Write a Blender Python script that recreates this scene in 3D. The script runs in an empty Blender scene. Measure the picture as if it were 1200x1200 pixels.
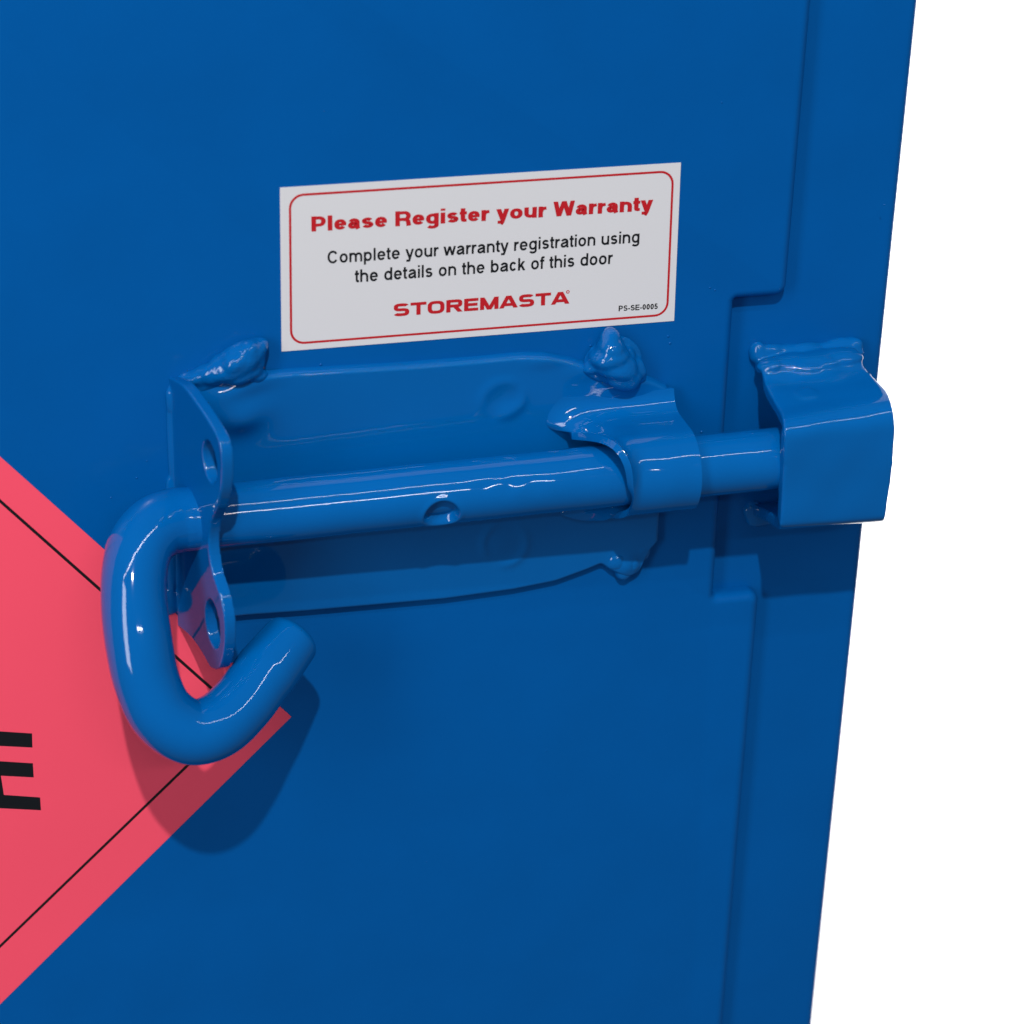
import bpy, bmesh, math, random
import numpy as np
from mathutils import Vector, Matrix
random.seed(4)
C = bpy.context.scene.collection
sc = bpy.context.scene
S = 0.001                                   # everything below is measured in millimetres

# ------------------------------------------------------------------ camera
FPX = 3000.0                                # focal length in pixels of the 1200 px photograph
_n = lambda v: np.array(v, float) / np.linalg.norm(v)
_sl, _a = -.093, (-178., 6070.)
_X2 = -(FPX * FPX) / (_a[0] + _a[1] * _sl)
_xc = _n([_X2, _sl * _X2, FPX]); _zc = -_n([_a[0], _a[1], FPX]); _yc = np.cross(_zc, _xc)
M = np.stack([_xc, _yc, _zc])               # camera (x right, y down, z ahead) -> world
CAM = -(M @ np.array([0, 0, 640.]))         # camera position, mm; world origin lies on the door face
cd = bpy.data.cameras.new('camera'); cam = bpy.data.objects.new('camera', cd); C.objects.link(cam)
cd.sensor_width = 36; cd.lens = 36 * FPX / 1200; cd.clip_start = .01; cd.clip_end = 50
_r = M[:, 0]; _u = -M[:, 1]; _b = -M[:, 2]
cam.matrix_world = Matrix(((_r[0], _u[0], _b[0], CAM[0] * S), (_r[1], _u[1], _b[1], CAM[1] * S),
                           (_r[2], _u[2], _b[2], CAM[2] * S), (0, 0, 0, 1)))
cd.dof.use_dof = True; cd.dof.focus_distance = .632; cd.dof.aperture_fstop = 16
sc.camera = cam

# ------------------------------------------------------------------ world and exposure
w = bpy.data.worlds.new('World'); sc.world = w; w.use_nodes = True
bg = w.node_tree.nodes['Background']; bg.inputs[0].default_value = (.45, .78, 1, 1); bg.inputs[1].default_value = .15
sc.view_settings.view_transform = 'Standard'; sc.view_settings.look = 'None'
sc.view_settings.exposure = 0; sc.view_settings.gamma = 1; sc.view_settings.use_curve_mapping = False

# ------------------------------------------------------------------ lamps
def lamp(name, loc, target, energy, shape, sx, sy=None, col=(1, 1, 1)):
    l = bpy.data.lights.new(name, 'AREA'); l.shape = shape; l.size = sx
    if sy: l.size_y = sy
    l.energy = energy; l.color = col
    o = bpy.data.objects.new(name, l); C.objects.link(o); o.location = loc
    d = Vector(target) - Vector(loc)
    o.rotation_euler = d.to_track_quat('-Z', 'X' if sy is None else 'Y').to_euler()
    return o
lamp('key_lamp', (-.40, -1.58, 1.88), (0, 0, 0), 42, 'DISK', .05, col=(1, .955, .92))
def tube(name, elev, dist, x0, x1, width, energy):
    e = math.radians(elev)
    loc = ((x0 + x1) / 2, -dist * math.cos(e), dist * math.sin(e))
    l = bpy.data.lights.new(name, 'AREA'); l.shape = 'RECTANGLE'; l.size = x1 - x0; l.size_y = width; l.energy = energy
    o = bpy.data.objects.new(name, l); C.objects.link(o); o.location = loc
    o.rotation_euler = (math.radians(90) - e, 0, 0)
    return o
tube('upper_tube_lamp', 57, 1.6, -1.3, 1.5, .022, 6)
tube('lower_tube_lamp', 30, 1.6, -.22, .27, .04, 2.2)
lamp('left_strip_lamp', (-1.15, -.95, .55), (-.05, 0, 0), 9, 'RECTANGLE', .32, 1.1)
lamp('added_backdrop_lamp', (1.45, .35, -.45), (1.35, 1.0, -.55), 50, 'RECTANGLE', 1.3, 1.3)  # added lamp, out of view, only to bring the backdrop up to plain white

# ------------------------------------------------------------------ measuring helpers
def ray(px, py): return M @ np.array([(px - 600) / FPX, (py - 600) / FPX, 1.])
def P(px, py, h):                           # point h mm in front of the door face
    r = ray(px, py); t = (-h - CAM[1]) / r[1]; p = CAM + t * r
    return (p[0], p[2], h)
def PL(px, py, x0, k):                      # point on a leaning upright plane x = x0 + k*h
    r = ray(px, py); t = (x0 - CAM[0] - k * CAM[1]) / (r[0] + k * r[1]); p = CAM + t * r
    return (p[0], p[2], -p[1])
def interp(pts, n, smooth=True):            # resample a 3D polyline through its points (Catmull-Rom)
    a = np.array(pts, float)
    if smooth:
        out = []
        for i in range(len(a) - 1):
            p0 = a[i - 1] if i else 2 * a[0] - a[1]
            p3 = a[i + 2] if i + 2 < len(a) else 2 * a[-1] - a[-2]
            p1, p2 = a[i], a[i + 1]
            for t in np.linspace(0, 1, 24, endpoint=False):
                out.append(.5 * (2 * p1 + (p2 - p0) * t + (2 * p0 - 5 * p1 + 4 * p2 - p3) * t * t + (3 * p1 - p0 - 3 * p2 + p3) * t ** 3))
        out.append(a[-1]); a = np.array(out)
    s = np.r_[0, np.cumsum(np.linalg.norm(np.diff(a, axis=0), axis=1))]
    q = np.linspace(0, s[-1], n)
    return np.stack([np.interp(q, s, a[:, k]) for k in range(a.shape[1])], 1)
def keyed(ts, pts, q):                      # smooth interpolation of keyed points
    a = np.array(pts, float); ts = np.array(ts, float); out = []
    for t in q:
        i = min(max(np.searchsorted(ts, t) - 1, 0), len(ts) - 2)
        u = (t - ts[i]) / (ts[i + 1] - ts[i])
        def tan(j):
            if j == 0: return (a[1] - a[0]) / (ts[1] - ts[0])
            if j == len(ts) - 1: return (a[-1] - a[-2]) / (ts[-1] - ts[-2])
            return (a[j + 1] - a[j - 1]) / (ts[j + 1] - ts[j - 1])
        dt = ts[i + 1] - ts[i]
        out.append((2 * u ** 3 - 3 * u * u + 1) * a[i] + (u ** 3 - 2 * u * u + u) * dt * tan(i)
                   + (-2 * u ** 3 + 3 * u * u) * a[i + 1] + (u ** 3 - u * u) * dt * tan(i + 1))
    return np.array(out)
sst = lambda x: np.clip(x, 0, 1) ** 2 * (3 - 2 * np.clip(x, 0, 1))

# ------------------------------------------------------------------ object helpers
def W(p): return Vector((p[0] * S, -p[2] * S, p[1] * S))    # (x, z, h) mm -> world
def thing(name, label, cat, p):
    o = bpy.data.objects.new(name, None); C.objects.link(o); o.location = W(p)
    o.empty_display_size = .01
    o['label'] = label; o['category'] = cat
    return o
def base_of(o):
    v = Vector((0, 0, 0))
    while o is not None: v += o.location; o = o.parent
    return v
def obj(name, pts, faces, mat, parent=None, smooth=True, sharp=None):
    b = base_of(parent)
    me = bpy.data.meshes.new(name)
    me.from_pydata([W(p) - b for p in pts], [], faces); me.update()
    bm = bmesh.new(); bm.from_mesh(me); bmesh.ops.recalc_face_normals(bm, faces=bm.faces); bm.to_mesh(me); bm.free()
    if smooth: me.polygons.foreach_set('use_smooth', [True] * len(me.polygons))
    if sharp: me.set_sharp_from_angle(angle=math.radians(sharp))
    me.materials.append(mat)
    o = bpy.data.objects.new(name, me); C.objects.link(o); o.parent = parent
    return o
def flip_to(o, direction):                  # make an open sheet face the given world direction
    me = o.data; d = Vector(direction); s = sum(p.area * p.normal.dot(d) for p in me.polygons)
    if s < 0: me.flip_normals()
def grid(G):                                # (nu, nv, 3) array -> verts, quads
    nu, nv = G.shape[:2]
    f = [(i * nv + j, i * nv + j + 1, (i + 1) * nv + j + 1, (i + 1) * nv + j) for i in range(nu - 1) for j in range(nv - 1)]
    return [tuple(p) for p in G.reshape(-1, 3)], f
def solid(o, th, offset=-1, bev=.7, seg=3):
    m = o.modifiers.new('thickness', 'SOLIDIFY'); m.thickness = th * S; m.offset = offset
    if bev:
        m = o.modifiers.new('edge', 'BEVEL'); m.width = bev * S; m.segments = seg; m.limit_method = 'ANGLE'; m.angle_limit = math.radians(50)

# ------------------------------------------------------------------ materials
def nodes(name):
    m = bpy.data.materials.new(name); m.use_nodes = True
    return m, m.node_tree, m.node_tree.nodes['Principled BSDF']
def bump(nt, bsdf, layers):
    tc = nt.nodes.new('ShaderNodeTexCoord'); prev = None
    for scale, detail, dist, strength in layers:
        n = nt.nodes.new('ShaderNodeTexNoise'); n.inputs['Scale'].default_value = scale; n.inputs['Detail'].default_value = detail
        nt.links.new(tc.outputs['Object'], n.inputs['Vector'])
        b = nt.nodes.new('ShaderNodeBump'); b.inputs['Distance'].default_value = dist; b.inputs['Strength'].default_value = strength
        nt.links.new(n.outputs['Fac'], b.inputs['Height'])
        if prev: nt.links.new(prev.outputs['Normal'], b.inputs['Normal'])
        prev = b
    nt.links.new(prev.outputs['Normal'], bsdf.inputs['Normal'])
    return tc
def paint(name, col, rough, layers, spec=.5):
    m, nt, b = nodes(name)
    tc = bump(nt, b, layers)
    n = nt.nodes.new('ShaderNodeTexNoise'); n.inputs['Scale'].default_value = 45; n.inputs['Detail'].default_value = 4
    nt.links.new(tc.outputs['Object'], n.inputs['Vector'])
    r = nt.nodes.new('ShaderNodeValToRGB')
    r.color_ramp.elements[0].position = .3; r.color_ramp.elements[1].position = .7
    r.color_ramp.elements[0].color = tuple(c * .97 for c in col) + (1,); r.color_ramp.elements[1].color = tuple(min(1, c * 1.03) for c in col) + (1,)
    nt.links.new(n.outputs['Fac'], r.inputs['Fac']); nt.links.new(r.outputs['Color'], b.inputs['Base Color'])
    b.inputs['Roughness'].default_value = rough; b.inputs['Specular IOR Level'].default_value = spec
    return m
BLUE = (.0, .088, .33)
door_paint = paint('blue_sheet_paint', BLUE, .25, [(160, 2, .0004, .10), (700, 1, .0001, .08)], .22)
LIT_BLUE = (.0, .103, .362)                      # sheet-steel blue lightened: the stronger light on the fittings is painted in
gloss_paint = paint('blue_gloss_paint', LIT_BLUE, .05, [(110, 2, .0006, .075), (600, 1, .0001, .06)], .5)
weld_paint = paint('blue_weld_paint', LIT_BLUE, .05, [(260, 2, .0008, .22), (1000, 1, .0003, .40)], .5)
def flat(name, col, rough=.4, spec=.4):
    m, nt, b = nodes(name)
    bump(nt, b, [(400, 2, .00005, .1)])
    b.inputs['Base Color'].default_value = col + (1,); b.inputs['Roughness'].default_value = rough; b.inputs['Specular IOR Level'].default_value = spec
    return m
white_vinyl = flat('white_vinyl', (.67, .65, .67), .35, .3)
pink_vinyl = flat('pink_vinyl', (.97, .085, .145), .4, .2)
red_ink = flat('red_ink', (.50, .012, .018), .4, .3)
black_ink = flat('black_ink', (.008, .008, .010), .4, .3)
rust = flat('rust_brown', (.20, .085, .03), .8, .2)
white_paper = flat('white_paper', (.85, .85, .85), .9, .1)

# ------------------------------------------------------------------ setting: white backdrop sweep
sweep = [(1000, 1400), (1000, 600), (1000, -700), (1000, -1800)]
G = np.array([[(x, z, -y) for (y, z) in sweep] for x in (-1200, 2400)])
v, f = grid(G); o = obj('backdrop', v, f, white_paper); o['kind'] = 'structure'

# ------------------------------------------------------------------ cabinet: frame post, carcass and door
DEEP = -4.6
cab = thing('storage_cabinet', 'blue painted steel cabinet with the edge of its door and the notch round the latch', 'cabinet', (0, -500, 0))
XO = (P(1078, 0, DEEP)[0] + P(953, 1200, DEEP)[0]) / 2 + .2
R = 2.6
XT, XB = [P(*c, DEEP) for c in ((1078.5, 2), (954, 1198))]
xo_at = lambda z: XB[0] + (XT[0] - XB[0]) * (z - XB[1]) / (XT[1] - XB[1])
sec = lambda XO: [(-440., DEEP)] + [(40., DEEP)] + [(XO - R + R * math.sin(t), DEEP - R + R * math.cos(t)) for t in np.linspace(0, math.pi / 2, 9)] + [(XO, -60.), (XO - 30, -60.)]
G = np.array([[(x, z, h) for x, h in sec(xo_at(z))] for z in (-500., 420.)])
v, f = grid(G); o = obj('frame_post', v, f, door_paint, cab, sharp=60)
box = [(-440, XO - 1.5, -61, -420)]
x0, x1, h0, h1 = box[0]; x1 = xo_at(-500) - 2
vb = [(x, z, h) for x in (x0, x1) for z in (-500, 420) for h in (h0, h1)]
o = obj('carcass', vb, [(0, 1, 3, 2), (4, 5, 7, 6), (0, 1, 5, 4), (2, 3, 7, 6), (0, 2, 6, 4), (1, 3, 7, 5)], door_paint, cab, smooth=False)

def rounded(pts, rad):                      # round the inner corners of an open polyline
    out = [np.array(pts[0], float)]
    for i in range(1, len(pts) - 1):
        p, a, b = np.array(pts[i], float), np.array(pts[i - 1], float), np.array(pts[i + 1], float)
        d0, d1 = _n(a - p), _n(b - p); r = rad[i]
        ang = math.acos(np.clip(d0 @ d1, -1, 1)); cut = r / math.tan(ang / 2)
        s, e = p + d0 * cut, p + d1 * cut; c = p + _n(d0 + d1) * (r / math.sin(ang / 2))
        a0 = math.atan2(*(s - c)[::-1]); a1 = math.atan2(*(e - c)[::-1]); da = (a1 - a0 + math.pi) % (2 * math.pi) - math.pi
        for t in np.linspace(0, 1, 8): out.append(c + r * np.array([math.cos(a0 + da * t), math.sin(a0 + da * t)]))
    out.append(np.array(pts[-1], float)); return np.array(out)
XD = 68.6; XN = 55.5
zt = P(890, 350, 0)[1]; zb = P(865, 697, 0)[1]
def xline(a, b, z, h=0.):                     # x of the line through two pixels at height z
    p, q = P(*a, h), P(*b, h); return p[0] + (q[0] - p[0]) * (z - p[1]) / (q[1] - p[1])
ua, ub, la, lb = (953, 2), (923, 348), (891.5, 697), (850, 1190)
edge = rounded([(xline(ua, ub, 415), 415), (xline(ua, ub, zt), zt), (XN, zt), (XN, zb), (xline(la, lb, zb), zb), (xline(la, lb, -495), -495)], [0, 3.0, .8, .8, 3.0, 0])
nrm = []
for i in range(len(edge)):
    d = np.zeros(2)
    if i: d += _n(edge[i] - edge[i - 1])
    if i < len(edge) - 1: d += _n(edge[i + 1] - edge[i])
    d = _n(d); nrm.append((d[1], -d[0]))    # points into the door (polyline runs downward on the right side)
nrm = np.array(nrm)
rr = 2.5; rings = [(0, DEEP + .02)] + [(rr * (1 - math.cos(t)), -rr + rr * math.sin(t)) for t in np.linspace(0, math.pi / 2, 9)]
vs, fs = [], []; ne = len(edge)
for ins, h in rings:
    for p, q in zip(edge, nrm): vs.append((p[0] + q[0] * ins, p[1] + q[1] * ins, h))
for k in range(len(rings) - 1):
    for i in range(ne - 1): fs.append((k * ne + i, k * ne + i + 1, (k + 1) * ne + i + 1, (k + 1) * ne + i))
last = (len(rings) - 1) * ne
vs += [(-430, -495, 0), (-430, 415, 0)]; fs.append(tuple(range(last, last + ne)) + (len(vs) - 2, len(vs) - 1))
# pimples in the paint
for px, py, r in [(376, 427, .5), (334, 434, .4), (785, 402, .5), (783, 394, .45), (692, 405, .45), (160, 560, .4), (822, 506, .55), (172, 540, .35),
                  (838, 340, .35), (832, 337, .4), (130, 583, .35), (1036, 240, .3), (846, 120, .35), (640, 880, .3), (500, 1010, .25), (380, 130, .25)]:
    x, z, _ = P(px, py, 0); b0 = len(vs); n = 8; r *= .7
    for k in range(3):
        a = k * math.pi / 6.5
        for j in range(n): vs.append((x + r * math.cos(a) * math.cos(j * 2 * math.pi / n), z + r * math.cos(a) * math.sin(j * 2 * math.pi / n), r * math.sin(a) * .8 - .02))
    vs.append((x, z, r * .8 - .02))
    for k in range(2):
        for j in range(n): fs.append((b0 + k * n + j, b0 + k * n + (j + 1) % n, b0 + (k + 1) * n + (j + 1) % n, b0 + (k + 1) * n + j))
    for j in range(n): fs.append((b0 + 2 * n + j, b0 + 2 * n + (j + 1) % n, b0 + 3 * n))
door = obj('door', vs, fs, door_paint, cab, sharp=50)

# ------------------------------------------------------------------ latch
latch = thing('sliding_bolt_latch', 'glossy blue steel slide bolt with hooked handle welded to the cabinet door', 'latch', P(500, 700, 0))
# back plate: a thin sheet with rolled edges, spot-weld dimples and a bulge under the bracket
top = [(212, 447), (235, 446), (300, 437), (380, 432), (470, 427), (560, 420), (610, 415), (640, 415), (670, 421), (700, 429), (720, 430), (745, 438), (765, 444), (783, 453)]
bot = [(214, 728), (250, 726), (290, 722), (360, 717), (440, 710), (520, 703), (600, 692), (650, 682), (688, 668), (704, 661), (714, 668), (735, 676), (748, 670), (758, 648), (776, 628), (786, 604)]
T_ = np.array([P(x, y, 1.5)[:2] for x, y in top]); B_ = np.array([P(x, y, 1.5)[:2] for x, y in bot])
nu, nv = 330, 150
xs = np.linspace(max(T_[0, 0], B_[0, 0]), min(T_[-1, 0], B_[-1, 0]), nu)
TH = 2.6
vv = np.linspace(0, 1, nv); vv = .5 - .5 * np.cos(vv * math.pi) * (1 - 0) ; vv = .6 * vv + .4 * np.linspace(0, 1, nv)
zt_ = np.interp(xs, T_[:, 0], T_[:, 1]); zb_ = np.interp(xs, B_[:, 0], B_[:, 1])
ker = np.exp(-np.linspace(-2, 2, 9) ** 2); ker /= ker.sum()
for arr in (zt_, zb_):
    pad = np.r_[[arr[0]] * 4, arr, [arr[-1]] * 4]; arr[:] = np.convolve(pad, ker, 'valid')
X = np.repeat(xs[:, None], nv, 1); Z = zb_[:, None] + (zt_ - zb_)[:, None] * vv[None]
dist = np.minimum(np.minimum(zt_[:, None] - Z, Z - zb_[:, None]), (xs[-1] - X) + .0)
H = TH * np.sqrt(np.clip(1 - (1 - np.clip(dist / 1.3, 0, 1)) ** 2, 0, 1)) - .15
def gaussp(px, py, h, rx, ry, amp, rot=0):
    global H
    x, z, _ = P(px, py, h); c, s = math.cos(rot), math.sin(rot)
    a = ((X - x) * c + (Z - z) * s) / rx; b = (-(X - x) * s + (Z - z) * c) / ry
    H = H + amp * np.exp(-(a * a + b * b))
def ringp(px, py, h, r, wd, amp, a0=None, span=6.3):
    global H
    x, z, _ = P(px, py, h); d = np.hypot(X - x, Z - z); e = amp * np.exp(-((d - r) / wd) ** 2)
    if a0 is not None:
        an = np.abs((np.arctan2(Z - z, X - x) - a0 + math.pi) % (2 * math.pi) - math.pi); e = e * sst(1.6 - an / (span / 2))
    H = H + e
ringp(590, 472, 3, 5.2, 1.5, .30, 2.2, 2.6); ringp(592, 468, 3, 4.6, 1.3, .34, -.7, 1.9); gaussp(586, 470, 3, 3.5, 2.2, -.35, .6); gaussp(600, 480, 3, 3, 1.4, .3, .5)
ringp(592, 640, 3, 5.6, 1.2, .36, -.4, 2.2); ringp(590, 636, 3, 5.2, 1.1, .4, 2.9, 1.6); gaussp(586, 640, 3, 3.0, 3.0, .25)
gaussp(262, 480, 4, 7.5, 5.0, 2.4, -.35); gaussp(285, 492, 4, 6, 4, 1.6, .3); gaussp(283, 455, 4, 8, 2.6, 1.2, .2); gaussp(300, 432, 3, 4, 2, .6)
gaussp(735, 450, 3, 6, 4, 1.1); gaussp(690, 436, 3, 5, 2.5, .6); gaussp(640, 424, 3, 5, 2, .4); gaussp(734, 664, 3, 3.2, 3.2, 1.5)
G = np.stack([X, Z, H], 2)
v, f = grid(G); plate = obj('back_plate', v, f, gloss_paint, latch); flip_to(plate, (0, -1, 0))

# rod: straight round bar with a drilled hole and a crimped spot
RR = 7.65
p0 = np.array(P(222, 608, 12.4)); p1 = np.array(P(935, 534.5, 17.6))
def rod_h(x): return p0[2] + (p1[2] - p0[2]) * (x - p0[0]) / (p1[0] - p0[0])
def rod_z(x): return p0[1] + (p1[1] - p0[1]) * (x - p0[0]) / (p1[0] - p0[0])
nu, nv = 760, 192
U = np.linspace(0, 1, nu); TH_ = np.linspace(0, 2 * math.pi, nv, endpoint=False)      # angle from straight out (h), positive upward
xx = p0[0] + (p1[0] - p0[0]) * U
XX, TT = np.meshgrid(xx, TH_, indexing='ij')
ta = (TT + math.pi) % (2 * math.pi) - math.pi
def bumpr(px, ang, rx, ra, amp):
    x = P(px, 585, 19)[0]; dd = ((ta - math.radians(ang) + math.pi) % (2 * math.pi) - math.pi) * RR
    return amp * np.exp(-(((XX - x) / rx) ** 2 + (dd / ra) ** 2))
xh = P(516, 604, 20)[0]; dd = (ta - math.radians(-21)) * RR
dh = np.hypot((XX - xh) * 1.0, dd)
rad = np.full_like(XX, RR)
rad -= 2.3 * sst((4.5 - dh) / 1.0); rad += .16 * np.exp(-((dh - 4.9) / .7) ** 2)
rad += bumpr(585, 34, 3.2, 1.8, .22) - bumpr(572, 30, 4, 2, .18) + bumpr(604, 20, 3, 2, .25) - bumpr(596, 28, 3, 2.5, .32) + bumpr(640, 26, 6, 3, .12) - bumpr(620, 22, 3, 2, .16)
rad += .04 * np.sin(XX * .21 + 1) * np.sin(TT * 2 + XX * .05) + .006 * np.sin(XX * .83 + TT * 3)
G = np.stack([XX, rod_z(XX) + rad * np.sin(TT), rod_h(XX) + rad * np.cos(TT)], 2)
G = np.concatenate([G, G[:, :1]], 1)
v, f = grid(G)
ea, eb = len(v), len(v) + 1
v += [tuple(p0), tuple(p1)]; W_ = nv + 1
f += [(ea, j, j + 1) for j in range(nv)] + [(eb, (nu - 1) * W_ + j + 1, (nu - 1) * W_ + j) for j in range(nv)]
rod = obj('bolt_rod', v, f, gloss_paint, latch, sharp=55)

# handle: the same bar bent outward, down and round into a hook
hk = [(225, 607.5, 12.4), (205, 610, 12.7), (183, 618, 14.5), (165, 639, 18), (157.5, 672, 22.5), (157.5, 710, 27), (163, 755, 31.5), (172, 798, 35), (190, 836, 38),
      (221, 857, 39), (253, 851, 37.5), (282, 826, 33), (307, 793, 27.5), (340, 751, 20.5)]
path = interp([P(*q) for q in hk], 150)
tan = np.gradient(path, axis=0); tan /= np.linalg.norm(tan, axis=1)[:, None]
nref = np.array([0, 0, 1.]); ring = []; nseg = 48
N = nref - tan[0] * (nref @ tan[0]); N /= np.linalg.norm(N)
L_ = np.r_[0, np.cumsum(np.linalg.norm(np.diff(path, axis=0), axis=1))]
rows = []
for i in range(len(path)):
    N = N - tan[i] * (N @ tan[i]); N /= np.linalg.norm(N); Bn = np.cross(tan[i], N)
    s = L_[i]; e = L_[-1] - s
    r = 7.7 - .25 * sst((e - 2) / 20) * 0 + .1 * math.sin(s * .21)
    if e < 10: r *= .90 + .10 * e / 10
    rows.append([path[i] + r * (math.cos(a) * N + math.sin(a) * Bn) for a in np.linspace(0, 2 * math.pi, nseg)])
rend = np.linalg.norm(rows[-1][0] - path[-1])
for t in np.linspace(.15, 1, 8):            # rounded-over cut end
    q = 2.6 * math.sin(t * math.pi / 2); r = rend - 2.6 * (1 - math.cos(t * math.pi / 2))
    rows.append([path[-1] + tan[-1] * q + r * (math.cos(a) * N + math.sin(a) * Bn) for a in np.linspace(0, 2 * math.pi, nseg)])
v, f = grid(np.array(rows)); v.append(tuple(path[-1] + tan[-1] * 2.75)); k = (len(rows) - 1) * nseg
f += [(len(v) - 1, k + j + 1, k + j) for j in range(nseg - 1)]
obj('handle', v, f, gloss_paint, rod)

# weld beads
def add_blobs(bm, blobs, b, sub=3):
    for (px, py, h, rx, rz, rh, rot) in blobs:
        c = P(px, py, h)
        r = bmesh.ops.create_icosphere(bm, subdivisions=sub, radius=1)
        for vt in r['verts']:
            x, y, z = vt.co; n = 1 + .08 * math.sin(3.1 * x + px) * math.sin(2.7 * y + py) + .05 * math.sin(5 * z + px * .3)
            x, z = x * rx * n, z * rz * n; ca, sa = math.cos(rot), math.sin(rot)
            vt.co = W((c[0] + x * ca - z * sa, c[1] + x * sa + z * ca, h - y * rh * n)) - b
def fuse(o, voxel, it):
    m = o.modifiers.new('fuse', 'REMESH'); m.mode = 'VOXEL'; m.voxel_size = voxel * S; m.use_smooth_shade = True
    m = o.modifiers.new('melt', 'SMOOTH'); m.factor = .5; m.iterations = it
def beads(name, blobs, parent, mat=None, voxel=.4, it=12):
    bm = bmesh.new(); add_blobs(bm, blobs, base_of(parent))
    me = bpy.data.meshes.new(name); bm.to_mesh(me); bm.free(); me.materials.append(mat or weld_paint)
    o = bpy.data.objects.new(name, me); C.objects.link(o); o.parent = parent
    fuse(o, voxel, it)
    return o
def melt_in(o, blobs, th, voxel, it):       # thicken a sheet, fuse paint lumps to it and soften every edge
    bm = bmesh.new(); bm.from_mesh(o.data); vs0 = list(bm.verts)
    r = bmesh.ops.solidify(bm, geom=bm.faces[:], thickness=th * S)
    add_blobs(bm, blobs, base_of(o.parent)); bm.to_mesh(o.data); bm.free()
    fuse(o, voxel, it)

# end bracket: upright ear with two screw holes that the rod passes through
EX, EK = P(202, 560, 0)[0], .20
out = [(204, 449), (214, 452), (231, 474), (246, 497), (256, 516), (260, 540), (259, 572), (254, 594), (247.5, 610), (244.5, 628), (245, 648), (249, 672), (258, 700), (263, 728), (263, 757), (257, 782),
       (247, 783), (238, 768), (226, 750), (210, 735), (198, 722)]
oc = [PL(x, y, EX, EK) for x, y in out]
oc2 = [(p[1], p[2]) for p in oc]
oc2[0] = (oc2[0][0], -.4); oc2[-1] = (oc2[-1][0], -.4)
sm = interp([(a, b, 0) for a, b in oc2], 90)[:, :2]
bm = bmesh.new(); eds = []
def loop(pts):
    vs_ = [bm.verts.new(W((EX + EK * h, z, h)) - base_of(latch)) for z, h in pts]
    for i in range(len(vs_)): eds.append(bm.edges.new((vs_[i], vs_[(i + 1) % len(vs_)])))
loop(sm)
for (cx, cy, a, b) in ((245.5, 541, 4.6, 5.0), (249, 731, 5.0, 6.2)):
    c = PL(cx, cy, EX, EK)
    loop([(c[1] + b * math.cos(t), c[2] + a * math.sin(t)) for t in np.linspace(0, 2 * math.pi, 40, endpoint=False)])
bmesh.ops.triangle_fill(bm, edges=eds, use_beauty=True)
bmesh.ops.recalc_face_normals(bm, faces=bm.faces)
me = bpy.data.meshes.new('end_bracket'); bm.to_mesh(me); bm.free(); me.materials.append(gloss_paint)
o = bpy.data.objects.new('end_bracket', me); C.objects.link(o); o.parent = latch; flip_to(o, (-1, 0, 0))
melt_in(o, [(203, 520, .3, 1.5, 17, 1.3, .01), (201, 640, .3, 1.4, 16, 1.3, -.02), (202, 580, .2, 2.0, 6, 1.4, 0), (205, 468, .4, 2.4, 4, 1.8, 0), (199, 706, .3, 2.2, 4, 1.6, 0)], 2.9, .27, 9)
me.polygons.foreach_set('use_smooth', [True] * len(me.polygons))

# rod guide: a strap pressed out of the plate and over the rod
def guide_profile(x, q):
    RH = rod_h(x); ro = RR + .9 + 1.8; zc = rod_z(x); fr = 5.2; pts = []
    for t in np.linspace(0, 1, 10): a = t * math.pi / 2; pts.append((zc + ro + fr * (1 - math.sin(a)), 2.6 + fr * (1 - math.cos(a))))
    for t in np.linspace(0, 1, 8)[1:]: pts.append((zc + ro, 2.6 + fr + (RH - 2.6 - fr) * t))
    for t in np.linspace(0, math.pi, 40)[1:]: pts.append((zc + ro * math.cos(t), RH + ro * math.sin(t)))
    for t in np.linspace(0, 1, 8)[1:]: pts.append((zc - ro, RH - (RH - 2.6 - fr) * t))
    for t in np.linspace(0, 1, 10)[1:]: a = t * math.pi / 2; pts.append((zc - ro - fr * (1 - math.cos(a)), 2.6 + fr * (1 - math.sin(a))))
    a = np.array(pts); s = np.r_[0, np.cumsum(np.linalg.norm(np.diff(a, axis=0), axis=1))]; s /= s[-1]
    return np.stack([np.full(len(q), x), np.interp(q, s, a[:, 0]), np.interp(q, s, a[:, 1])], 1)
q = np.linspace(0, 1, 110)
xR = P(825, 570, 27.5)[0]; xM = P(757, 560, 27.5)[0]
Rg, Mg = guide_profile(xR, q), guide_profile(xM, q)
Lk = [(0, 652, 464, 2.4), (.07, 643, 480, 2.4), (.13, 639, 497, 2.5), (.19, 647, 504, 2.9), (.25, 674, 507, 8), (.31, 704, 510.5, 18), (.37, 725, 521, 24.5), (.43, 738, 541, 27.4), (.50, 742, 566, 28),
      (.57, 742, 588, 26.5), (.63, 735, 604, 22), (.70, 722, 608, 15), (.78, 695, 606, 7.5), (.87, 668, 603, 3.5), (.94, 655, 600, 2.5), (1, 655, 607, 2.3)]
Lg = keyed([k[0] for k in Lk], [P(*k[1:]) for k in Lk], q)
ns = 60; G = np.zeros((ns, len(q), 3)); sm_ = .55
for i, s in enumerate(np.linspace(0, 1, ns)):
    if s < sm_:
        u = s / sm_; Q = Mg.copy(); Q[:, 0] -= np.abs(Mg[:, 0] - Lg[:, 0]) * .5
        G[i] = (1 - u) ** 2 * Lg + 2 * u * (1 - u) * Q + u * u * Mg
    else:
        u = (s - sm_) / (1 - sm_); G[i] = Mg * (1 - u) + Rg * u
G[:, :, 2] += .12 * np.sin(G[:, :, 0] * .55) * np.sin(q * 9)[None]
v, f = grid(G); o = obj('rod_guide', v, f, gloss_paint, latch); flip_to(o, (0, -1, .3))
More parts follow.
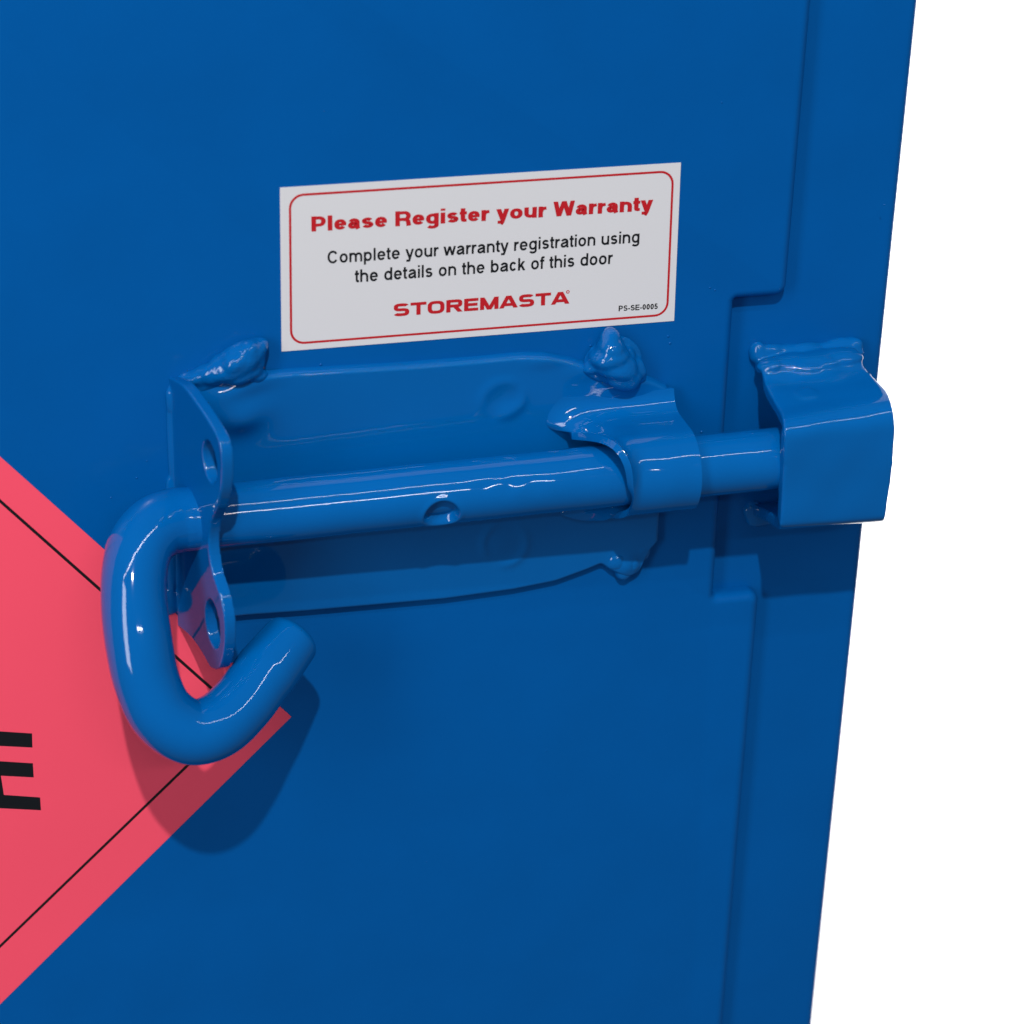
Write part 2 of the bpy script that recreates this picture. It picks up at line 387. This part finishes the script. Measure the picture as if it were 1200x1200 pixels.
m = o.modifiers.new('soften', 'SMOOTH'); m.factor = .5; m.iterations = 10
solid(o, 1.7, -1, .6)

beads('weld_bead', [(290, 412, 3, 3.6, 3.2, 3.6, .3), (276, 421, 3, 4.6, 3.6, 4.4, .5), (262, 430, 2.6, 4.2, 3.2, 4.0, .5), (246, 437, 2, 4, 2.6, 3.4, .3), (232, 442, 1.5, 4, 2.2, 2.8, .2), (283, 434, 2.5, 5, 3.6, 3.6, .2),
                    (294, 424, 2, 3.2, 4.2, 3.2, 0), (300, 440, 2, 3, 2, 2, 0), (222, 446, 1, 3.5, 2, 2.4, 0), (278, 424, 2.6, 8.5, 4.4, 4.2, .55), (262, 438, 2, 9, 2.6, 2.2, .45)], plate, it=16)
beads('weld_bead', [(715, 398, 2.5, 2.5, 3.4, 3.2, 0), (716, 408, 3.5, 3.6, 3.8, 4.2, 0), (714, 420, 4, 5.2, 3.8, 4.4, .1), (722, 430, 4.2, 5.4, 3.8, 4.2, -.2), (730, 441, 4, 5.0, 3.4, 3.8, -.3), (742, 434, 2.5, 3.4, 3.4, 3, 0),
                    (700, 427, 2.6, 4, 2.4, 2.6, .3), (733, 420, 2, 2.6, 3.4, 2.6, 0), (718, 420, .8, 7, 6.4, 1.6, 0), (722, 436, 3, 8, 4, 1.4, -.2)], plate, it=15)
beads('weld_bead', [(730, 668, 1.2, 2.6, 2.6, 2.2, 0), (740, 660, 1.6, 2.8, 3.2, 2.0, 0), (724, 658, 2, 3, 2.6, 1.6, 0), (752, 645, 1.2, 2.6, 3, 1.6, 0)], plate)
# bare rust spot where the paint missed the corner of the weld
beads('paint_chip', [(305.5, 429, 1.5, .8, 1.5, 1.0, .1)], plate, rust, .25, 2)

# ------------------------------------------------------------------ keeper on the frame
keep = thing('bolt_keeper', 'blue bent steel keeper loop on the cabinet edge that catches the bolt end', 'keeper', P(945, 500, DEEP))
kt = [0, .06, .14, .22, .29, .35, .42, .55, .66, .70, .74, .86, 1]
Lq = [(884, 417, DEEP - .5), (890, 434, 1), (900, 457, 9), (911, 477, 17), (917, 491, 23.5), (919, 506, 26.6), (919, 528, 27.2), (917, 575, 27), (914.5, 611, 26.8), (913.5, 618, 26), (912, 621, 23), (897, 612, 10), (880, 604, DEEP - .5)]
Rq = [(1004, 404, DEEP - .5), (1008, 424, 1), (1024, 441, 9), (1038, 456, 17), (1045, 472, 23.5), (1049, 492, 26.6), (1049, 515, 27.2), (1044.5, 562, 27), (1039, 602, 26.8), (1037.5, 609, 26), (1035, 611, 23), (1015, 602, 10), (996, 594, DEEP - .5)]
q = np.linspace(0, 1, 130)
Lg = keyed(kt, [P(*k) for k in Lq], q); Rg = keyed(kt, [P(*k) for k in Rq], q)
ns = 60; G = np.zeros((ns, len(q), 3))
for i, s in enumerate(np.linspace(0, 1, ns)): G[i] = Lg * (1 - s) + Rg * s
c = np.array(P(945, 461, 13)); dd = np.hypot(G[:, :, 0] - c[0], (G[:, :, 2] - c[2]))     # faint disc on the top web
G[:, :, 1] += .35 * sst((3.2 - dd) / .8) * (q < .35)[None]
for px, py, h, rx, rh, am in [(905, 428, 2, 4, 3, 1.5), (925, 430, 2, 5, 2.5, .7), (948, 429, 2.5, 5, 3, 1.7), (968, 426, 3, 4, 2.2, .9), (990, 420, 2, 5, 3, 1.5), (935, 424, 0, 30, 2, .8), (925, 441, 7, 3, 2, -.5), (975, 436, 6.5, 4, 2, .5)]:
    c = np.array(P(px, py, h)); G[:, :, 1] += am * np.exp(-((G[:, :, 0] - c[0]) / rx) ** 2 - ((G[:, :, 2] - h) / rh) ** 2) * (q < .4)[None]
G[:, :, 2] += .12 * np.sin(G[:, :, 0] * .4 + 1) * np.sin(G[:, :, 1] * .3)
v, f = grid(G); o = obj('bracket_loop', v, f, gloss_paint, keep); flip_to(o, (0, -1, .2))
melt_in(o, [(889, 414, DEEP + .8, 2.6, 3.2, 2.4, .4), (900, 412, DEEP + .6, 5, 2.4, 2.2, 0), (922, 410, DEEP + .4, 7, 1.8, 1.9, 0), (945, 411, DEEP + .8, 6, 2.4, 2.6, 0), (965, 408, DEEP + .4, 7, 1.7, 1.9, 0), (985, 406, DEEP + .7, 6, 2.4, 2.4, 0), (999, 406, DEEP + .6, 3, 2.6, 2.4, 0),
            (903, 428, 1, 3.4, 1.9, 2.8, .2), (920, 424, 0, 5, 1.9, 2.6, 0), (946, 429, 2.0, 5.5, 2.2, 3.4, 0), (966, 427, 2.5, 5, 1.9, 2.4, .1), (988, 420, 1, 5, 2.3, 3, 0), (932, 418, -2, 10, 1.2, 2, 0), (975, 415, -2, 9, 1.2, 2, 0), (928, 424, .3, 7, 1.9, 3.6, .03), (955, 421, .3, 8, 1.9, 3.8, .03), (981, 417, 0, 6, 1.9, 3.4, .03)], 3.2, .3, 22)
beads('weld_bead', [(882, 598, DEEP, 3, 3.0, 2.0, 0), (890, 607, DEEP, 4, 2.6, 2.2, 0), (905, 606, DEEP, 6, 2.2, 2, 0)], keep)

# ------------------------------------------------------------------ lettering: drawn strokes
WD = dict(a=.772, b=.772, c=.694, d=.772, e=.772, f=.386, g=.772, h=.772, i=.308, k=.694, l=.308, m=1.157, n=.772, o=.772, p=.772, r=.4625, s=.694, t=.386, u=.772, w=1.0, y=.694,
          C=.96, P=.926, R=1.0, W=1.31, S=.926, E=.926, T=.85, O=1.08, M=1.157, A=.926)
WD.update({' ': .386, '-': .4625, '0': .772, '5': .772})
WB = dict(WD, l=.386, s=.772, g=.848, i=.386, t=.4625, r=.54, y=.772, o=.848, u=.848, n=.848, a=.79, e=.79)
def arc(cx, cy, rx, ry, a0, a1, n=20, ex=1.0):
    o = []
    for t in np.linspace(math.radians(a0), math.radians(a1), n):
        c, s = math.cos(t), math.sin(t)
        o.append((cx + rx * math.copysign(abs(c) ** ex, c), cy + ry * math.copysign(abs(s) ** ex, s)))
    return o
def glyph(ch, w, adv, ex=1.0, sb=.065):
    """strokes of one letter: ('s', points, closed) centre lines, ('q', x0, y0, x1, y1) slanted bars with level ends"""
    X_ = .73; hw = w / 2; L = sb + hw; Rr = adv - sb - hw; cx = (L + Rr) / 2; rx = (Rr - L) / 2
    t = X_ - hw * .9; b = hw * .9; cy = (t + b) / 2; ry = (t - b) / 2; T = 1 - hw * .9; s = lambda *p, c=False: ('s', list(p), c)
    CY = .5; RY = (T - b) / 2
    if ch == 'o': return [s(*arc(cx, cy, rx, ry, 0, 360, 40, .93)[:-1], c=True)]
    if ch == 'c': return [s(*arc(cx, cy, rx, ry, 34, 326, 30, .93))]
    if ch == 'e': return [s(*(arc(cx, cy, rx, ry, 0, 325, 34, .93))), ('s', [(L, cy - .0), (Rr + hw * .9, cy)], False, .8)]
    if ch == 'a':
        return [s((Rr + .03, 0), (Rr - .015, .12), *arc(cx + .0, t - .17, rx - .02, .17, 0, 165, 18)),
                s((Rr, cy + .09), (cx + .06, cy + .04), (cx - .08, cy - .01), *arc(L + .14, b + .135, .14, .135, 110, 270, 12), (cx + .02, b + .02), (Rr - .07, b + .11), (Rr - .015, b + .22))]
    if ch == 'n': return [s((L, 0), (L, X_)), s((Rr, 0), (Rr, t - rx), *arc(cx, t - rx, rx, rx, 0, 180, 18, .93)[1:], (L, t - rx - .1))]
    if ch == 'h': return [s((L, 0), (L, 1)), s((Rr, 0), (Rr, t - rx), *arc(cx, t - rx, rx, rx, 0, 180, 18, .93)[1:], (L, t - rx - .1))]
    if ch == 'm':
        m = cx; r2 = (m - L) / 2
        return [s((L, 0), (L, X_)), s((m, 0), (m, t - r2), *arc(L + r2, t - r2, r2, r2, 0, 180, 16)[1:]), s((Rr, 0), (Rr, t - r2), *arc(m + r2, t - r2, r2, r2, 0, 180, 16)[1:])]
    if ch == 'u': return [s((Rr, 0), (Rr, X_)), s((L, X_), (L, b + rx), *arc(cx, b + rx, rx, rx, 180, 360, 18, .93)[1:], (Rr, b + rx + .1))]
    if ch == 'r': return [s((L, 0), (L, X_)), s((L, t - .30), (L + .04, t - .12), (L + .12, t - .03), (adv - .02, t + .01))]
    if ch == 'p': return [s((L, -.28), (L, X_)), s(*arc(cx, cy, rx, ry, 0, 360, 40, .93)[:-1], c=True)]
    if ch == 'b': return [s((L, 0), (L, 1)), s(*arc(cx, cy, rx, ry, 0, 360, 40, .93)[:-1], c=True)]
    if ch == 'd': return [s((Rr, 0), (Rr, 1)), s(*arc(cx, cy, rx, ry, 0, 360, 40, .93)[:-1], c=True)]
    if ch == 'g': return [s((Rr, X_), (Rr, -.08), *arc(cx, -.08, rx, .2 - hw * .6, 0, -158, 18)[1:]), s(*arc(cx, cy, rx, ry, 0, 360, 40, .93)[:-1], c=True)]
    if ch == 's' or ch == 'S':
        tt, x0, x1 = (t, L, Rr) if ch == 's' else (T, L, Rr); m = (tt + b) / 2; r = (tt - b) / 4
        return [s(*arc(cx, tt - r, rx * .94, r, 22, 90, 8, ex), *arc(cx, tt - r, rx * .94, r, 90, 250, 18, ex)[1:], *arc(cx, b + r, rx, r, 78, -90, 18, ex), *arc(cx, b + r, rx, r, -90, -160, 8, ex)[1:])]
    if ch == 't': 
        x = adv * .46; return [s((x, .93), (x, b + .10), (x + .02, b + .03), (x + .08, b), (adv - .03, b + .005)), s((.02, t + .005), (adv - .02, t + .005))]
    if ch == 'f':
        x = adv * .46; return [s((x, 0), (x, T - .10), (x + .02, T - .03), (x + .08, T), (adv + .0, T)), s((.02, t + .005), (adv - .02, t + .005))]
    if ch == 'i': return [s((adv / 2, 0), (adv / 2, X_)), s((adv / 2, .855), (adv / 2, 1))]
    if ch == 'l': return [s((adv / 2, 0), (adv / 2, 1))]
    if ch == 'k': return [s((L, 0), (L, 1)), ('q', L + .04, .24, Rr - .02, X_), ('q', L + .2, .40, Rr + .02, 0)]
    if ch == 'w':
        q = [.0 + hw, adv * .27, adv * .5, adv * .73, adv - hw]; return [('q', q[0], X_, q[1], 0), ('q', q[1], 0, q[2], X_), ('q', q[2], X_, q[3], 0), ('q', q[3], 0, q[4], X_)]
    if ch == 'W':
        q = [.01 + hw, adv * .27, adv * .5, adv * .73, adv - hw - .01]; return [('q', q[0], 1, q[1], 0), ('q', q[1], 0, q[2], 1), ('q', q[2], 1, q[3], 0), ('q', q[3], 0, q[4], 1)]
    if ch == 'y': return [('q', hw + .01, X_, adv * .5, .02), ('q', adv - hw - .01, X_, adv * .47, -.15), s((adv * .5, -.10), (adv * .44, -.20), (adv * .34, -.28 + hw), (adv * .12, -.28 + hw))]
    if ch == 'C': return [s(*arc(cx, CY, rx, RY, 33, 327, 36, .96))]
    if ch == 'O' or ch == '0': return [s(*arc(cx, CY, rx, RY, 0, 360, 48, ex)[:-1], c=True)]
    if ch == 'P': return [s((L, 0), (L, 1)), s((L, T), (Rr - .24, T), *arc(Rr - .24, T - .235, .24, .235, 90, -90, 16)[1:], (L, T - .47))]
    if ch == 'R':
        r = .22 if ex == 1 else .2
        return [s((L, 0), (L, 1)), s((L, T), (Rr - r, T), *arc(Rr - r, T - r, r, r, 90, -90, 16, ex)[1:], (L, T - 2 * r)), ('q', cx + .02, T - 2 * r, Rr + .0, 0) if ex != 1 else s((cx, T - 2 * r), (Rr - .1, T - 2 * r - .03), (Rr - .02, T - 2 * r - .14), (Rr + .02, 0))]
    if ch == 'E': return [s((L, 0), (L, 1)), s((L, T), (Rr + hw, T)), s((L, .51), (Rr + hw * .6, .51)), s((L, b), (Rr + hw, b))]
    if ch == 'T': return [s((.02, T), (adv - .02, T)), s((adv / 2, 0), (adv / 2, T))]
    if ch == 'A': return [('q', hw, 0, adv / 2 - .02, 1), ('q', adv - hw, 0, adv / 2 + .02, 1), s((adv * .26, .28), (adv * .74, .28))]
    if ch == 'M': return [s((L, 0), (L, 1)), s((Rr, 0), (Rr, 1)), ('q', L, 1, cx, 0), ('q', Rr, 1, cx, 0)]
    if ch == '5': return [s((Rr, T), (L + .06, T), (L + .02, .5), *arc(cx - .02, .33, rx + .02, .33 - b, 140, -155, 24))]
    if ch == '-': return [s((.05, .36), (adv - .05, .36))]
    return []
def strip(pts, w, closed, thin=0):
    a = np.array(pts, float); n = len(a); vs_, fs_ = [], []
    for i in range(n):
        p = a[i]; pr = a[i - 1] if (i or closed) else None; nx = a[(i + 1) % n] if (i < n - 1 or closed) else None
        d0 = _n(p - pr) if pr is not None and np.linalg.norm(p - pr) > 1e-9 else None; d1 = _n(nx - p) if nx is not None and np.linalg.norm(nx - p) > 1e-9 else None
        if d0 is None: d0 = d1
        if d1 is None: d1 = d0
        t_ = d0 + d1; t_ = _n(t_) if np.linalg.norm(t_) > 1e-6 else d0; nn = np.array([-t_[1], t_[0]]); k = w / 2 * (1 - thin * t_[0] ** 2) / max(.55, nn @ np.array([-d1[1], d1[0]]))
        vs_ += [p + nn * k, p - nn * k]
    for i in range(n if closed else n - 1): j = (i + 1) % n; fs_.append((2 * i, 2 * i + 1, 2 * j + 1, 2 * j))
    return vs_, fs_
def lettering(text, a, b, cap, up, w, table, mat, parent, h, ex=1.0, name='lettering', track=0.0, sb=.065, thin=0):
    """text set on the baseline pixels a-b of the door plane; cap = capital height in mm"""
    A, B = np.array(P(*a, h)[:2]), np.array(P(*b, h)[:2])
    tot = sum(table[c] + track for c in text); e = (B - A) / tot; u = np.array(up) * cap
    vs, fs = [], []; x = 0; k = 0
    for c in text:
        adv = table[c]
        for gq in glyph(c, w, adv, ex, sb):
            if gq[0] == 's': vv_, ff = strip(gq[1], w * (gq[3] if len(gq) > 3 else 1), gq[2], thin)
            else:
                _, x0, y0, x1, y1 = gq; hx = w / 2 * math.hypot(x1 - x0, y1 - y0) / abs(y1 - y0)
                vv_ = [np.array(z) for z in ((x0 - hx, y0), (x0 + hx, y0), (x1 + hx, y1), (x1 - hx, y1))]; ff = [(0, 1, 2, 3)]
            hh = h + .006 * (k % 5); k += 1; b0 = len(vs)
            for p in vv_: q = A + e * (x + p[0]) + u * p[1]; vs.append((q[0], q[1], hh))
            fs += [tuple(b0 + i for i in f_) for f_ in ff]
        x += adv + track
    o = obj(name, vs, fs, mat, parent, smooth=False); 
    for p in o.data.polygons:
        if p.normal.y > 0: p.flip()
    return o

# ------------------------------------------------------------------ warranty sticker
stk = thing('warranty_sticker', 'white rectangular sticker with red border and red and black lettering above the latch', 'sticker', P(560, 300, 0))
q4 = [np.array(P(x, y, .15)[:2]) for x, y in ((330, 412), (790, 376), (798, 190.5), (328, 220))]
def bil(u, v): return q4[0] * (1 - u) * (1 - v) + q4[1] * u * (1 - v) + q4[2] * u * v + q4[3] * (1 - u) * v
up = _n((q4[3] - q4[0]) + (q4[2] - q4[1]))
nn_ = 24; G = np.array([[(*bil(i / nn_, j / 10), .15) for j in range(11)] for i in range(nn_ + 1)])
v, f = grid(G); o = obj('sheet', v, f, white_vinyl, stk); flip_to(o, (0, -1, 0)); o.data.polygons.foreach_set('use_smooth', [False] * len(o.data.polygons)); solid(o, .14, -1, 0)
WW, HH = 97.0, 40.3
def rr_loop(x0, y0, x1, y1, r):
    p = []
    for cx, cy, a in ((x1 - r, y1 - r, 0), (x0 + r, y1 - r, 90), (x0 + r, y0 + r, 180), (x1 - r, y0 + r, 270)): p += arc(cx, cy, r, r, a, a + 90, 9)
    return p
lp = rr_loop(2.3, 1.8, WW - 1.9, HH - 2.0, 3.2)
vv_, ff = strip(lp, .54, True)
o = obj('border_line', [(*bil(p[0] / WW, p[1] / HH), .20) for p in vv_], ff, red_ink, stk, smooth=False); flip_to(o, (0, -1, 0))
capmm = lambda a, b: abs(P(*a, .2)[1] - P(*b, .2)[1])
lettering('Please Register your Warranty', (364, 271.5), (765, 246.5), capmm((366, 253.8), (366, 271.5)), up, .268, WB, red_ink, stk, .20, sb=.05, thin=.26)
lettering('Complete your warranty registration using', (383, 309), (750, 284), capmm((384, 294.3), (384, 309)), up, .165, WD, black_ink, stk, .20)
lettering('the details on the back of this door', (415.5, 331), (718, 309), capmm((416, 316.2), (416, 331)), up, .165, WD, black_ink, stk, .20)
WS = dict(S=.98, T=.92, O=1.04, R=1.0, E=.9, M=1.14, A=1.04)
lettering('STOREMASTA', (460, 371), (667, 355.6), capmm((463, 356.5), (463, 371)), up, .235, WS, red_ink, stk, .20, ex=.62, sb=.05)
lettering('PS-SE-0005', (724.5, 364.8), (771, 362), capmm((725, 358.2), (725, 364.8)), up, .225, WB, black_ink, stk, .20, thin=.25)
c = np.array(P(665.5, 342, .2)[:2]); vs_, fs_ = strip([tuple(c + .34 * np.array([math.cos(t), math.sin(t)])) for t in np.linspace(0, 2 * math.pi, 24, endpoint=False)], .2, True)
o = obj('trademark_ring', [(p[0], p[1], .2) for p in vs_], fs_, red_ink, stk, smooth=False); flip_to(o, (0, -1, 0))

# ------------------------------------------------------------------ hazard placard
plc = thing('hazard_placard', 'large pink diamond placard with thin black border partly behind the hook', 'placard', P(200, 850, 0))
cR = np.array(P(341.5, 840, .12)[:2]); cU = np.array(P(0, 535, .12)[:2]); cD = np.array(P(0, 1177, .12)[:2])
k = 2.3; pts = [cR, cR + (cU - cR) * k, cR + (cU - cR) * k + (cD - cR) * k, cR + (cD - cR) * k]
G = np.array([[(*(pts[0] * (1 - i / 10) * (1 - j / 10) + pts[1] * (i / 10) * (1 - j / 10) + pts[2] * (i * j / 100) + pts[3] * (1 - i / 10) * (j / 10)), .12) for j in range(11)] for i in range(11)])
v, f = grid(G); o = obj('sheet', v, f, pink_vinyl, plc); flip_to(o, (0, -1, 0)); o.data.polygons.foreach_set('use_smooth', [False] * len(o.data.polygons)); solid(o, .11, -1, 0)
iR = np.array(P(282, 837, .16)[:2]); iU = np.array(P(0, 587, .16)[:2]); iD = np.array(P(0, 1109, .16)[:2]); k = 1.95
lp = [iR, iR + (iU - iR) * k * 1.2, iR + (iU - iR) * k * 1.2 + (iD - iR) * k * 1.2, iR + (iD - iR) * k * 1.2]
vv_, ff = strip(lp, .74, True)
o = obj('border_line', [(p[0], p[1], .16) for p in vv_], ff, black_ink, plc, smooth=False); flip_to(o, (0, -1, 0))
epx = [(-17, 856), (37.5, 859.5), (38, 876), (-2, 874), (-1, 892), (38.5, 894.5), (39.5, 911), (1, 909), (4.5, 931.5), (47, 934.5), (48, 949.5), (-12, 946.5)]
ev = [P(x, y, .16) for x, y in epx]
o = obj('lettering', ev, [tuple(range(len(ev)))], black_ink, plc, smooth=False); flip_to(o, (0, -1, 0))
